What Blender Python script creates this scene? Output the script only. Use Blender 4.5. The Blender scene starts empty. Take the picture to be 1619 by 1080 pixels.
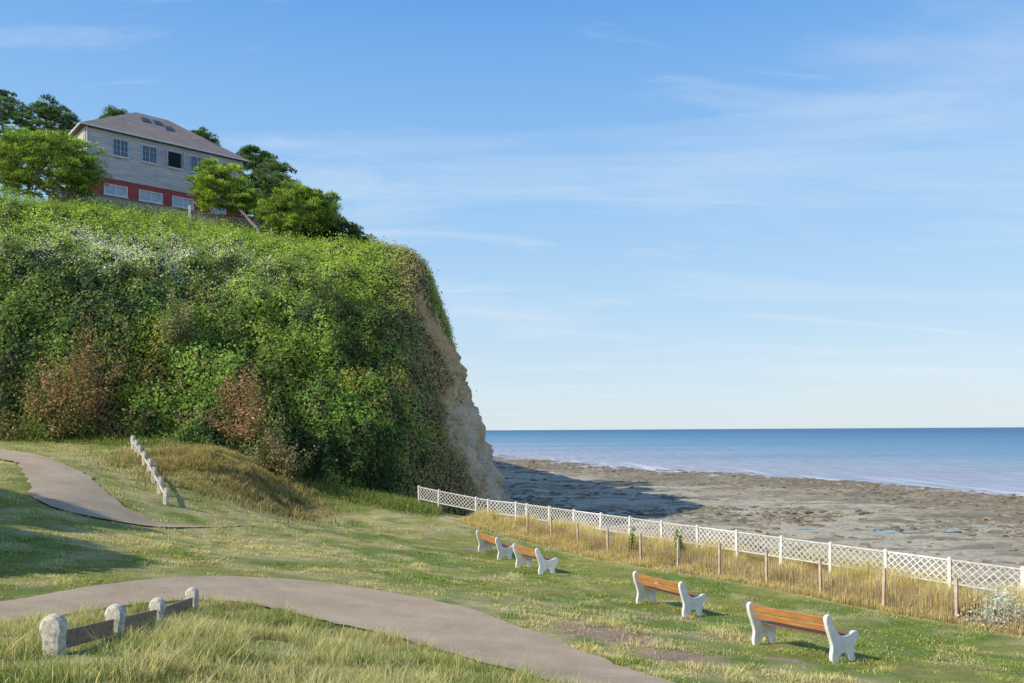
import bpy, math, random
import numpy as np
from mathutils import Vector, Matrix
rng=np.random.default_rng(7); random.seed(7)
scene=bpy.context.scene
COL=scene.collection

# ------------------------------------------------------------------ noise
_T=rng.random(65536)
def vnoise(p,seed=0):
    p=np.asarray(p,float); i=np.floor(p).astype(np.int64); f=p-i; f=f*f*(3-2*f)
    out=np.zeros(len(p))
    for dx in (0,1):
        for dy in (0,1):
            for dz in (0,1):
                h=((i[:,0]+dx)*73856093)^((i[:,1]+dy)*19349663)^((i[:,2]+dz)*83492791)^(seed*7919)
                w=(f[:,0] if dx else 1-f[:,0])*(f[:,1] if dy else 1-f[:,1])*(f[:,2] if dz else 1-f[:,2])
                out+=w*_T[h&0xffff]
    return out
def fbm(p,o=4,seed=0):
    p=np.asarray(p,float); a=0.5;s=np.zeros(len(p));t=0
    for k in range(o):
        s+=a*vnoise(p*(2.03**k)+k*17.3,seed+k); t+=a; a*=0.5
    return s/t
def xyz(x,y,z=None):
    return np.stack([x,y,np.zeros_like(x) if z is None else z],1)
def sstep(a,b,x):
    t=np.clip((x-a)/(b-a),0,1); return t*t*(3-2*t)
def nrm(v): return v/(np.linalg.norm(v,axis=-1,keepdims=True)+1e-9)

# ------------------------------------------------------------------ helpers
def poly_mesh(name,V,F,cols=None,smooth=False):
    V=np.ascontiguousarray(V,np.float32); F=np.ascontiguousarray(F,np.int32)
    me=bpy.data.meshes.new(name); k=F.shape[1]
    me.vertices.add(len(V)); me.vertices.foreach_set('co',V.ravel())
    me.loops.add(F.size); me.loops.foreach_set('vertex_index',F.ravel())
    me.polygons.add(len(F)); me.polygons.foreach_set('loop_start',np.arange(len(F),dtype=np.int32)*k)
    me.update(calc_edges=True)
    if cols is not None:
        c=np.ones((len(V),4),np.float32); c[:,:3]=cols
        a=me.color_attributes.new('col','FLOAT_COLOR','POINT'); a.data.foreach_set('color',c.ravel())
    me.polygons.foreach_set('use_smooth',np.full(len(F),bool(smooth)))
    me.update()
    return me
def link(o,parent=None):
    COL.objects.link(o)
    if parent: o.parent=parent
    return o
def mobj(name,me,mat=None,parent=None,loc=(0,0,0),rotz=0,bevel=0,**kw):
    o=bpy.data.objects.new(name,me); o.location=loc; o.rotation_euler=(0,0,rotz)
    if mat: 
        me.materials.clear(); me.materials.append(mat)
    link(o,parent)
    if bevel:
        b=o.modifiers.new('bevel','BEVEL'); b.width=bevel; b.segments=2; b.limit_method='ANGLE'
    for k,v in kw.items(): o[k]=v
    return o
def empty(name,loc,rotz=0,**kw):
    o=bpy.data.objects.new(name,None); o.location=loc; o.rotation_euler=(0,0,rotz); o.empty_display_size=.3
    link(o)
    for k,v in kw.items(): o[k]=v
    return o
class MB:
    def __init__(s): s.v=[]; s.f=[]
    def box(s,c,d,M=None):
        n=len(s.v)
        for dz in (-.5,.5):
            for dx,dy in ((-.5,-.5),(.5,-.5),(.5,.5),(-.5,.5)):
                p=Vector((dx*d[0],dy*d[1],dz*d[2]))
                if M: p=M@p
                s.v.append(tuple(Vector(c)+p))
        for q in ((0,3,2,1),(4,5,6,7),(0,1,5,4),(1,2,6,5),(2,3,7,6),(3,0,4,7)): s.f.append(tuple(n+i for i in q))
    def beam(s,a,b,w,t,up=(0,0,1)):
        a=Vector(a);b=Vector(b);d=(b-a);L=d.length;d.normalize();u=Vector(up);r=d.cross(u).normalized();u=r.cross(d)
        s.box((a+b)/2,(L,w,t),Matrix((d,r,u)).transposed())
    def prism(s,poly,fn,t):
        n=len(s.v);k=len(poly)
        for e in (-t/2,t/2):
            for p in poly: s.v.append(fn(p[0],p[1],e))
        s.f.append(tuple(range(n+k-1,n-1,-1))); s.f.append(tuple(range(n+k,n+2*k)))
        for i in range(k):
            j=(i+1)%k; s.f.append((n+i,n+j,n+k+j,n+k+i))
    def tube(s,pts,rad,sides=7):
        n=len(s.v)
        for i,p in enumerate(pts):
            p=Vector(p); d=(Vector(pts[min(i+1,len(pts)-1)])-Vector(pts[max(i-1,0)])).normalized()
            a=d.cross(Vector((.3,.9,.1))).normalized(); b=d.cross(a)
            for k in range(sides):
                t=2*math.pi*k/sides; s.v.append(tuple(p+(a*math.cos(t)+b*math.sin(t))*rad[i]))
        for i in range(len(pts)-1):
            for k in range(sides):
                k2=(k+1)%sides
                s.f.append((n+i*sides+k,n+i*sides+k2,n+(i+1)*sides+k2,n+(i+1)*sides+k))
        s.f.append(tuple(n+(len(pts)-1)*sides+k for k in range(sides)))
    def mesh(s,name,smooth=False):
        me=bpy.data.meshes.new(name); me.from_pydata(s.v,[],s.f)
        import bmesh
        bm=bmesh.new(); bm.from_mesh(me); bmesh.ops.recalc_face_normals(bm,faces=bm.faces); bm.to_mesh(me); bm.free()
        if smooth:
            for p in me.polygons: p.use_smooth=True
        return me

# ------------------------------------------------------------------ materials
class NT:
    def __init__(s,name):
        s.m=bpy.data.materials.new(name); s.m.use_nodes=True; s.t=s.m.node_tree; s.n=s.t.nodes; s.l=s.t.links
        s.p=s.n['Principled BSDF']; s.out=s.n['Material Output']; s.p.inputs['Roughness'].default_value=.8
        s.p.inputs['Specular IOR Level'].default_value=.3
    def N(s,t,**kw):
        n=s.n.new(t)
        for k,v in kw.items(): setattr(n,k,v)
        return n
    def L(s,a,b): s.l.new(a,b)
    def coord(s,kind='Object',scale=(1,1,1)):
        c=s.N('ShaderNodeTexCoord'); m=s.N('ShaderNodeMapping'); m.inputs['Scale'].default_value=scale
        s.L(c.outputs[kind],m.inputs[0]); return m.outputs[0]
    def noise(s,vec,scale,detail=5,rough=.55):
        n=s.N('ShaderNodeTexNoise'); n.inputs['Scale'].default_value=scale; n.inputs['Detail'].default_value=detail
        n.inputs['Roughness'].default_value=rough; s.L(vec,n.inputs['Vector']); return n.outputs['Fac']
    def ramp(s,fac,stops):
        r=s.N('ShaderNodeValToRGB'); e=r.color_ramp.elements
        while len(e)<len(stops): e.new(.5)
        for i,(p,c) in enumerate(stops):
            e[i].position=p; e[i].color=(*c,1) if len(c)==3 else c
        s.L(fac,r.inputs[0]); return r.outputs[0]
    def mix(s,fac,a,b,mode='MIX'):
        m=s.N('ShaderNodeMix',data_type='RGBA',blend_type=mode)
        for i,v in ((0,fac),(6,a),(7,b)):
            if isinstance(v,(int,float)): m.inputs[i].default_value=v
            elif isinstance(v,tuple): m.inputs[i].default_value=(*v,1)
            else: s.L(v,m.inputs[i])
        return m.outputs[2]
    def math(s,op,a,b=None):
        m=s.N('ShaderNodeMath',operation=op)
        for i,v in ((0,a),(1,b)):
            if v is None: continue
            if isinstance(v,(int,float)): m.inputs[i].default_value=v
            else: s.L(v,m.inputs[i])
        return m.outputs[0]
    def attr(s,name='col'):
        a=s.N('ShaderNodeAttribute'); a.attribute_name=name; return a.outputs['Color']
    def color(s,c):
        if isinstance(c,tuple): s.p.inputs['Base Color'].default_value=(*c,1)
        else: s.L(c,s.p.inputs['Base Color'])
    def bump(s,h,strength=.4,dist=.05):
        b=s.N('ShaderNodeBump'); b.inputs['Strength'].default_value=strength; b.inputs['Distance'].default_value=dist
        s.L(h,b.inputs['Height']); s.L(b.outputs[0],s.p.inputs['Normal'])
    def rough(s,r): s.p.inputs['Roughness'].default_value=r
def grey(v): return (v,v,v)
def simple(name,c1,c2,scale=4,rough=.75,bump=.2,dist=.01,stretch=(1,1,1)):
    t=NT(name); v=t.coord('Object',stretch); n=t.noise(v,scale); t.color(t.ramp(n,[(.3,c1),(.7,c2)])); t.rough(rough)
    if bump: t.bump(t.noise(v,scale*6),bump,dist)
    return t.m
def leafmat(name,trans=.3,rough=.6):
    t=NT(name); c=t.attr(); t.color(c); t.rough(rough); t.p.inputs['Specular IOR Level'].default_value=.25
    tr=t.N('ShaderNodeBsdfTranslucent'); t.L(t.mix(1.0,c,(1.25,1.32,.7),'MULTIPLY'),tr.inputs[0])
    mx=t.N('ShaderNodeMixShader'); mx.inputs[0].default_value=trans
    t.L(t.p.outputs[0],mx.inputs[1]); t.L(tr.outputs[0],mx.inputs[2]); t.L(mx.outputs[0],t.out.inputs[0])
    return t.m
M_leaf=leafmat('foliage',.30); M_grass=leafmat('grass_blades',.4,.55)
M_bark=simple('bark',(.15,.115,.085),(.32,.26,.20),5,.9,.5,.03)
M_white=simple('white_painted_concrete',(.62,.58,.52),(.84,.82,.76),5,.7,.3,.006)
M_whitew=simple('weathered_white_concrete',(.46,.42,.36),(.72,.68,.60),7,.8,.3,.006)
M_slat=simple('orange_brown_varnished_slats',(.36,.145,.045),(.58,.27,.09),3,.5,.2,.004,(1,8,8))
M_slat_shade=simple('shade_darkened_slats',(.20,.07,.03),(.33,.13,.055),3,.5,.2,.004,(1,8,8))  # seat slats: the backrest's shade is put into this darker colour
M_wood=simple('weathered_wood',(.16,.105,.065),(.36,.26,.17),4,.85,.5,.01,(1,6,6))
M_pale=simple('paling_wood',(.20,.13,.085),(.40,.28,.19),6,.85,.3,.005,(6,6,1))
M_rust=simple('stained_concrete_post',(.42,.26,.19),(.70,.57,.48),4,.85,.3,.005)
def mossy():
    t=NT('lichen_concrete'); v=t.coord('Object'); n=t.noise(v,5); n2=t.noise(v,16)
    c=t.ramp(n,[(.3,(.44,.40,.32)),(.55,(.62,.57,.48)),(.75,(.76,.72,.63))])
    c=t.mix(t.ramp(n2,[(.46,grey(0)),(.64,grey(.65))]),c,(.19,.16,.105)); t.color(c); t.rough(.9); t.bump(n2,.6,.012); return t.m
M_moss=mossy()
def tarmac():
    t=NT('old_pinkish_tarmac'); v=t.coord('Object'); a=t.noise(v,.8,6); b=t.noise(v,60,3); vo=t.N('ShaderNodeTexVoronoi'); vo.inputs['Scale'].default_value=45; t.L(v,vo.inputs['Vector'])
    c=t.ramp(a,[(.3,(.37,.285,.20)),(.7,(.50,.40,.295))])
    c=t.mix(.55,c,t.ramp(b,[(.3,grey(.45)),(.7,grey(1.0))]),'MULTIPLY')
    c=t.mix(.5,c,t.ramp(vo.outputs['Distance'],[(0,grey(1.0)),(.6,grey(.35))]),'MULTIPLY')
    st=t.noise(v,2.6,5,.7); c=t.mix(t.ramp(st,[(.52,grey(0)),(.72,grey(.40))]),c,(.18,.14,.095))
    t.color(t.mix(1.0,c,(1.72,1.62,1.46),'MULTIPLY')); t.rough(.9); t.bump(b,.8,.015); return t.m
M_path=tarmac()
def groundm():
    t=NT('turf'); v=t.coord('Object'); c=t.attr(); n=t.noise(v,14,6,.7); n2=t.noise(v,2.2,4)
    c=t.mix(.8,c,t.ramp(n,[(.3,grey(.45)),(.7,grey(1.25))]),'MULTIPLY'); c=t.mix(.5,c,t.ramp(n2,[(.3,grey(.7)),(.7,grey(1.15))]),'MULTIPLY')
    t.color(c); t.rough(.95); t.bump(n,.9,.06); return t.m
M_ground=groundm()
def cliffm():
    t=NT('chalk_and_clay_cliff'); v=t.coord('Object'); vs=t.coord('Object',(.6,.6,.9)); a=t.noise(vs,.9,8,.65); b=t.noise(v,.5,4); f=t.noise(v,5,8,.7)
    c=t.ramp(a,[(.25,(.50,.36,.21)),(.5,(.70,.545,.35)),(.75,(.84,.70,.48))])
    sp=t.N('ShaderNodeSeparateXYZ'); t.L(v,sp.inputs[0]); hz=t.math('MULTIPLY',t.math('ADD',sp.outputs[2],t.math('MULTIPLY',t.math('SUBTRACT',b,.5),10)),.1)
    c=t.mix(t.ramp(hz,[(.1,grey(0)),(.5,grey(.8))]),c,(.70,.45,.20))
    c=t.mix(.75,c,t.ramp(f,[(.3,grey(.5)),(.65,grey(1.1))]),'MULTIPLY')
    at=t.N('ShaderNodeAttribute'); at.attribute_name='rock'
    c=t.mix(at.outputs['Fac'],(.05,.055,.02),c)
    t.color(c); t.rough(.95); t.bump(t.mix(.5,a,f),.9,.35); return t.m
M_cliff=cliffm()
def beachm():
    t=NT('rocky_foreshore'); v=t.coord('Object'); vs=t.coord('Object',(.6,1.2,1)); a=t.noise(vs,.09,9,.68); b=t.noise(v,.9,8,.7); f=t.noise(v,4,7,.8); d=t.noise(t.coord('Object',(.5,1.3,1)),.35,8,.72)
    c=t.ramp(b,[(.28,(.19,.15,.085)),(.5,(.38,.315,.20)),(.72,(.56,.48,.33))])
    sand=t.ramp(f,[(.3,(.45,.385,.26)),(.7,(.66,.58,.42))])
    c=t.mix(t.ramp(a,[(.43,grey(0)),(.51,grey(.9))]),c,sand)
    c=t.mix(t.ramp(d,[(.50,grey(0)),(.58,grey(.7))]),c,(.18,.145,.09))
    c=t.mix(t.attr('zone'),c,t.mix(.75,c,(.20,.145,.08)))
    c=t.mix(.65,c,t.ramp(f,[(.37,grey(.45)),(.58,grey(1.1))]),'MULTIPLY')
    t.color(c); t.rough(.75); t.bump(t.mix(.5,b,f),.85,.24); return t.m
M_beach=beachm()
M_pool=NT('still_water'); M_pool.color((.12,.15,.16)); M_pool.rough(.12); M_pool.p.inputs['Specular IOR Level'].default_value=.6; M_pool=M_pool.m
def seam():
    t=NT('sea_water'); g=t.N('ShaderNodeNewGeometry'); sp=t.N('ShaderNodeSeparateXYZ'); t.L(g.outputs['Position'],sp.inputs[0])
    s=t.math('ADD',t.math('MULTIPLY',sp.outputs[0],.9),t.math('MULTIPLY',sp.outputs[1],.44)); s=t.math('SUBTRACT',s,97)
    vo=t.N('ShaderNodeVectorMath',operation='MULTIPLY'); vo.inputs[1].default_value=(.004,.012,.01); t.L(g.outputs['Position'],vo.inputs[0])
    n=t.noise(vo.outputs[0],1.0,6,.6)
    s2=t.math('ADD',s,t.math('MULTIPLY',t.math('SUBTRACT',n,.5),200))
    c=t.ramp(t.math('DIVIDE',s2,1500),[(0,(.40,.40,.43)),(.035,(.30,.36,.42)),(.10,(.18,.31,.40)),(.3,(.105,.25,.36)),(.9,(.085,.18,.29))])
    v1=t.N('ShaderNodeMapping'); v1.inputs['Rotation'].default_value=(0,0,math.radians(-25)); v1.inputs['Scale'].default_value=(.5,.12,1); t.L(g.outputs['Position'],v1.inputs[0])
    r=t.noise(v1.outputs[0],.9,6,.6)
    v3=t.N('ShaderNodeMapping'); v3.inputs['Scale'].default_value=(.006,.03,1); t.L(g.outputs['Position'],v3.inputs[0]); r3=t.noise(v3.outputs[0],1,5,.6)
    c=t.mix(.5,c,t.ramp(r,[(.35,grey(.72)),(.68,grey(1.25))]),'MULTIPLY'); c=t.mix(.4,c,t.ramp(r3,[(.3,grey(.75)),(.7,grey(1.2))]),'MULTIPLY')
    v2=t.N('ShaderNodeMapping'); v2.inputs['Rotation'].default_value=(0,0,math.radians(-26)); v2.inputs['Scale'].default_value=(.34,.02,1); t.L(g.outputs['Position'],v2.inputs[0])
    fo=t.noise(v2.outputs[0],1.2,5,.65)
    near=t.ramp(t.math('DIVIDE',s,18),[(0,grey(1)),(1,grey(0))])
    fm=t.math('MULTIPLY',t.ramp(fo,[(.52,grey(0)),(.58,grey(.75))]),near)
    c=t.mix(fm,c,(.72,.72,.72))
    t.color(c); t.rough(.6); t.p.inputs['Specular IOR Level'].default_value=.12; t.bump(r,.5,.6); return t.m
M_sea=seam()
def rockm():
    t=NT('seaweed_rock'); v=t.coord('Object'); n=t.noise(v,.6,5); f=t.noise(v,6,4)
    c=t.ramp(n,[(.3,(.12,.095,.055)),(.55,(.28,.23,.15)),(.75,(.48,.41,.29))]); t.color(t.mix(.6,c,t.ramp(f,[(.3,grey(.5)),(.7,grey(1.1))]),'MULTIPLY')); t.rough(.85); t.bump(f,.5,.05); return t.m
M_rock=rockm()

# ------------------------------------------------------------------ terrain function (thin plate spline through levelled points)
CP=np.array([(-4.5,7.9,-2.2),(-4.9,9.9,-2.53),(-5.5,12.6,-3.0),(-6,15,-3.3),(-8.9,13.8,-2.95),(-7.6,11.9,-2.85),(2.35,12.3,-3.9),
(-.7,12.8,-3.7),(-3.7,15,-3.6),(-4.6,19.9,-3.8),(-1.3,18.2,-4.0),(.5,15.8,-4.05),(0,6,-2.3),(0,0,-1.65),(-3,6,-1.9),(6,8,-3.3),(9,14,-4.5),(15,10,-4.5),
(6.4,15.2,-4.47),(4.85,21,-4.92),(1.35,28,-5.1),(-.5,33,-5.3),(11.7,21,-5.15),(14,22,-5.2),(7.3,28.2,-5.2),(1.45,37.7,-5.2),(0.2,42.7,-5.2),
(-14.7,22.8,-2.15),(-10.3,16,-2.75),(-23,36,-.8),(-17.3,31,-1.5),(-14.4,27,-2.25),(-12.3,27,-3.1),(-10.2,30,-3.5),(-13,30,-2.75),(-16.3,35.5,-1.8),(-19.5,41,-.9),
(-17,42,-.8),(-13.2,38.7,-2.4),(-11.4,40,-3.5),(-6,25,-3.95),(-5.4,33,-4.6),(-8.6,35,-4.1),(-29,45,-.3),(-21.8,45,-.6),(-5.7,45,-4.3),(-5.3,46,-4.5),
(-45,45,.5),(30,10,-5.5),(-30,15,-1.5),(-20,10,-2.0),(-40,30,0),(20,0,-4.6),(-10,0,-1.6),(0,-8,-1.5),(-2.9,52,-5),(20,30,-5.3),(-18,24,-1.7)])
def _U(r2): return np.where(r2>1e-9,.5*r2*np.log(r2+1e-12),0)
_n=len(CP); _d=((CP[:,None,:2]-CP[None,:,:2])**2).sum(2); _K=_U(_d)+np.eye(_n)*.4; _P=np.c_[np.ones(_n),CP[:,:2]]
_A=np.block([[_K,_P],[_P.T,np.zeros((3,3))]]); _w=np.linalg.solve(_A,np.r_[CP[:,2],0,0,0])
def seaw(x,y):
    return np.maximum(.83*(x-14.1)+.556*(y-22),.515*(x-.2)+.857*(y-42.7))
def H(x,y):
    x=np.atleast_1d(np.asarray(x,float)); y=np.atleast_1d(np.asarray(y,float)); out=np.zeros(len(x))
    for a in range(0,len(x),40000):
        X=x[a:a+40000];Y=y[a:a+40000]
        d=(X[:,None]-CP[None,:,0])**2+(Y[:,None]-CP[None,:,1])**2
        out[a:a+40000]=_U(d)@_w[:_n]+_w[_n]+_w[_n+1]*X+_w[_n+2]*Y
    out=out+.75*np.exp(-((x+14.0)/2.1)**2-((y-38.6)/3.0)**2)-.35*np.exp(-((x+10.2)/1.8)**2-((y-38)/3.)**2)
    s=seaw(x,y); out=out-np.maximum(0,s-1.0)*.9
    return np.maximum(out,-9.6)
def h1(x,y): return float(H([x],[y])[0])

# ------------------------------------------------------------------ paths
def catmull(P,n):
    P=np.array(P,float); P=np.vstack([2*P[0]-P[1],P,2*P[-1]-P[-2]]); out=[]
    for i in range(1,len(P)-2):
        for t in np.linspace(0,1,n,endpoint=False):
            a,b,c,d=P[i-1:i+3]; out.append(.5*((2*b)+(-a+c)*t+(2*a-5*b+4*c-d)*t*t+(-a+3*b-3*c+d)*t**3))
    out.append(P[-2]); return np.array(out)
def resamp(C,n):
    L=np.r_[0,np.cumsum(np.linalg.norm(np.diff(C,axis=0),axis=1))]; t=np.linspace(0,L[-1],n)
    return np.c_[np.interp(t,L,C[:,0]),np.interp(t,L,C[:,1])]
low_out=[(-13,5),(-10.6,9.5),(-8.9,13.8),(-8.3,15.8),(-7.3,18.1),(-6.1,19.3),(-4.6,19.8),(-2.9,19.2),(-1.3,18.1),(.5,15.8),(1.5,14),(2.35,12.3),(3.3,9.5),(4,6)]
low_in=[(-11,4.5),(-9.0,8.8),(-7.6,11.9),(-7.0,14.3),(-6.3,15.6),(-5.5,16.0),(-4.5,15.7),(-3.5,15.1),(-2.1,14.1),(-.7,12.8),(-.2,12.2),(.2,11.5),(1.0,9.3),(1.8,6)]
up_out=[(-30,39),(-23,36.3),(-20.6,34.9),(-17.2,31.7),(-14.7,28.9),(-13.4,27.7),(-12.1,27.4),(-11.1,28.3),(-9.9,30.3)]
up_in=[(-30,35),(-20.6,31.9),(-18.6,30.0),(-16.3,26.9),(-15.1,25.2),(-13.7,24.6),(-12.5,25.5),(-11.3,27.7),(-9.8,30.2)]
def pathpoly(a,b,n=160): return resamp(catmull(a,12),n),resamp(catmull(b,12),n)
paths=[pathpoly(low_out,low_in),pathpoly(up_out,up_in)]
def inpoly(x,y,P):
    c=np.zeros(len(x),bool); j=len(P)-1
    for i in range(len(P)):
        xi,yi=P[i];xj,yj=P[j]
        m=((yi>y)!=(yj>y)); c^=m&(x<(xj-xi)*(y-yi)/((yj-yi) if yj!=yi else 1e-9)+xi); j=i
    return c
PP=[np.vstack([a,b[::-1]]) for a,b in paths]
def onpath(x,y,j=0.):
    if j:
        q=xyz(x*3,y*3); x=x+(fbm(q,3,5)-.5)*j; y=y+(fbm(q,3,9)-.5)*j
    return inpoly(x,y,PP[0])|inpoly(x,y,PP[1])
for (a,b),lab in zip(paths,("worn pinkish grey tarmac footpath curving across the grass","narrow tarmac footpath climbing between grassy banks")):
    nn=14;t=np.linspace(0,1,nn); G=a[:,None,:]*(1-t[None,:,None])+b[:,None,:]*t[None,:,None]
    V=G.reshape(-1,2); edge=np.zeros((len(a),nn)); edge[:,0]=edge[:,-1]=1
    w=fbm(xyz(V[:,0]*4,V[:,1]*4),3,3)-.5
    V=V+np.c_[w,w]*.22*edge.reshape(-1,1)
    z=H(V[:,0],V[:,1])+.03
    idx=np.arange(len(a)*nn).reshape(len(a),nn)
    F=np.stack([idx[:-1,:-1],idx[:-1,1:],idx[1:,1:],idx[1:,:-1]],-1).reshape(-1,4)
    mobj('footpath',poly_mesh('footpath',np.c_[V,z],F,smooth=True),M_path,kind='structure',label=lab,category='path')

longpoly=np.vstack([paths[0][1][20:],[[.9,9],[1.2,3],[-12,3]]])
FP=[(-4.55,7.9),(-4.95,9.9),(-5.5,12.3),(-5.95,14.8)]
def fdist(x,y,P):
    d=np.full(len(x),9e9)
    for (a,b),(c,e) in zip(P[:-1],P[1:]):
        t=np.clip(((x-a)*(c-a)+(y-b)*(e-b))/((c-a)**2+(e-b)**2),0,1); d=np.minimum(d,np.hypot(x-a-t*(c-a),y-b-t*(e-b)))
    return d
soilspots=[(1.9,16.6,2.2,.90),(3.1,14.8,1.5,.93),(4.3,17.6,1.0,.70),(-1.6,34.5,.9,1.1),(4.0,20.4,1.5,.70),(.2,20.4,1.2,.6),(-3.4,37,2.2,.65),(5.2,15.0,1.2,.76)]
def turf(x,y):
    q=xyz(x*.35,y*.35); n=fbm(q,4,21); n2=fbm(xyz(x*1.3,y*1.3),4,31); n3=fbm(xyz(x*.12,y*.12),3,41); n4=fbm(xyz(x*3.1,y*3.1),3,33)
    green=np.array([.35,.355,.08]); lush=np.array([.225,.30,.052]); straw=np.array([.68,.56,.28]); soil=np.array([.50,.35,.235])
    c=green+(lush-green)*sstep(.44,.64,n)[:,None]
    s=sstep(.43,.64,n2*.65+n3*.35+.02)*.7
    mound=np.exp(-(((x+13.8)/2.6)**2+((y-39.0)/3.2)**2)); c=c+(np.array([.44,.32,.15])-c)*(mound*.8)[:,None]; s=np.maximum(s,mound*.9*sstep(.35,.6,n2))
    sw=seaw(x,y); fz=sstep(-3.2,-2.5,sw)*(y<44); s=np.maximum(s,fz*.95)
    so=np.zeros(len(x))
    for a,b,r,k in soilspots: so=np.maximum(so,k*np.exp(-(((x-a)/r)**2+((y-b)/(r*.75))**2)))
    so=sstep(.60,.82,so*.75+n2*.3+n4*.35-.13)
    c=c+(straw-c)*s[:,None]; c=c+(soil-c)*so[:,None]
    c=c*(.68+.64*n4)[:,None]
    return c,s,so
gx=np.arange(-55,40.01,.3); gy=np.arange(-8,60.01,.3); GX,GY=np.meshgrid(gx,gy,indexing='ij'); X=GX.ravel();Y=GY.ravel()
Z=H(X,Y); mp=onpath(X,Y); Z+=np.where(mp,-.03,(fbm(xyz(X*1.1,Y*1.1),3,2)-.5)*.10-.01)
idx=np.arange(len(X)).reshape(GX.shape); F=np.stack([idx[:-1,:-1],idx[1:,:-1],idx[1:,1:],idx[:-1,1:]],-1).reshape(-1,4)
c,_,_=turf(X,Y)
mobj('ground',poly_mesh('ground',np.c_[X,Y,Z],F,c*.85,smooth=True),M_ground,kind='structure',label='sloping seaside lawn with dry and bare patches',category='ground')

# ------------------------------------------------------------------ grass blades
def blades(x,y,h,w,lean,cols,name,seg=False,tip=1.3):
    n=len(x); z=H(x,y)-.02; a=rng.random(n)*6.283; d=np.c_[np.cos(a),np.sin(a)]; b=np.c_[-d[:,1],d[:,0]]
    l=lean*h*rng.random(n); base=np.c_[x,y,z]
    P0=base+np.c_[b*w[:,None]/2,np.zeros(n)]; P1=base-np.c_[b*w[:,None]/2,np.zeros(n)]
    T=base+np.c_[d*l[:,None],h]
    if not seg:
        V=np.stack([P0,P1,T],1).reshape(-1,3); F=np.arange(3*n).reshape(n,3)
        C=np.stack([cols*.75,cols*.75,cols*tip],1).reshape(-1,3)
    else:
        mid=base+np.c_[d*(l*.3)[:,None],h*.55]; k=np.c_[b*w[:,None]*.35,np.zeros(n)]
        V=np.stack([P0,P1,mid-k,mid+k,T],1).reshape(-1,3); i=np.arange(n)[:,None]*5
        F=np.concatenate([i+np.array([[0,1,2]]),i+np.array([[0,2,3]]),i+np.array([[3,2,4]])])
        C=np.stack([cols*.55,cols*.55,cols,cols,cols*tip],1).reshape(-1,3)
    return V,F,C
def joinm(L):
    V=[];F=[];C=[];o=0
    for v,f,c in L: V.append(v);F.append(f+o);C.append(c);o+=len(v)
    return np.concatenate(V),np.concatenate(F),np.concatenate(C)
def jit(c,k=.25):
    n=len(c); return c*(1+(rng.random((n,1))-.5)*2*k)*(1+(rng.random((n,3))-.5)*.18)
n=440000
y=np.exp(rng.uniform(np.log(7.5),np.log(47),n)); x=y*rng.uniform(-.72,.72,n)
cl=fbm(xyz(x*2.2,y*2.2),3,77)
ok=~onpath(x,y,.45)&(seaw(x,y)<1.5)&~inpoly(x,y,longpoly); x=x[ok];y=y[ok];cl=cl[ok]
c,s,so=turf(x,y); ok=rng.random(len(x))>so*.8; x=x[ok];y=y[ok];c=c[ok];s=s[ok];cl=cl[ok]
h=(.018+.03*rng.random(len(x)))*(.4+1.6*sstep(.4,.75,cl))*(1+.8*s); w=.007+.0009*y+.004*rng.random(len(x))
isdry=(rng.random(len(x))<.13+.3*s)[:,None]
c=np.where(isdry,np.array([.68,.57,.32]),c*1.1)
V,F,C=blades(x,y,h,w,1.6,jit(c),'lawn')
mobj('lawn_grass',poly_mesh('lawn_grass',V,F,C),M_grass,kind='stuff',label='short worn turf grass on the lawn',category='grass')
L=[]
n=220000; x=rng.uniform(-12,1.6,n); y=rng.uniform(3.2,16.5,n); ok=inpoly(x,y,longpoly)&(x>-.72*y-1)&~onpath(x,y,.15); x=x[ok];y=y[ok]
cl=fbm(xyz(x*2.3,y*2.3),4,5); cl2=fbm(xyz(x*.9,y*.9),4,8); keep=rng.random(len(x))<.5+.9*sstep(.35,.6,cl); x=x[keep];y=y[keep];cl=cl[keep];cl2=cl2[keep]
fd=fdist(x,y,FP)
h=(.03+.095*rng.random(len(x)))*(.35+1.9*sstep(.44,.68,cl))*(.7+.3*sstep(.1,.5,fd)); w=.005+.006*rng.random(len(x))
g=np.array([.22,.28,.05]);st=np.array([.74,.60,.31]); f=(rng.random(len(x))<.30+.6*sstep(.42,.56,cl2))[:,None]*rng.uniform(.4,1,(len(x),1))
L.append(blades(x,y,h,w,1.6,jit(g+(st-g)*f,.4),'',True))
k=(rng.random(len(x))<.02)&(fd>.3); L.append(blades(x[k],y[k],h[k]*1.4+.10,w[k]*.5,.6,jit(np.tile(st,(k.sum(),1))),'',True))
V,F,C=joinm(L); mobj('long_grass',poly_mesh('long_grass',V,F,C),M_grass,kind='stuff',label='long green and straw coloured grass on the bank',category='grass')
L=[]
n=210000; tt=rng.uniform(-8,27,n); x=14.1-.556*tt; y=22+.83*tt; off=rng.uniform(-2.75,1.6,n); x=x+.83*off; y=y+.556*off
cl=fbm(xyz(x*1.2,y*1.2),4,15); ok=(rng.random(n)<.3+1.0*sstep(.3,.6,cl))&(x<.72*y)&(seaw(x,y)<1.7)&(np.hypot(x-12.55,y-21.0)>.85); x=x[ok];y=y[ok];cl=cl[ok];o2=off[ok]
h=(.22+.44*rng.random(len(x)))*(.55+.9*sstep(.35,.7,cl))*(.35+.85*sstep(-2.7,-1.2,o2)); w=.007+.012*rng.random(len(x))
g=np.array([.24,.28,.065]);st=np.array([.80,.62,.34]); f=(rng.random(len(x))<.9)[:,None]*rng.uniform(.55,1.05,(len(x),1))
L.append(blades(x,y,h,w,.8,jit(g+(st-g)*f,.3),'',True))
n=45000; x=rng.normal(-14.0,1.9,n); y=rng.normal(39.2,2.3,n); ok=(y<45.5)&~onpath(x,y); x=x[ok];y=y[ok]
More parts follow.
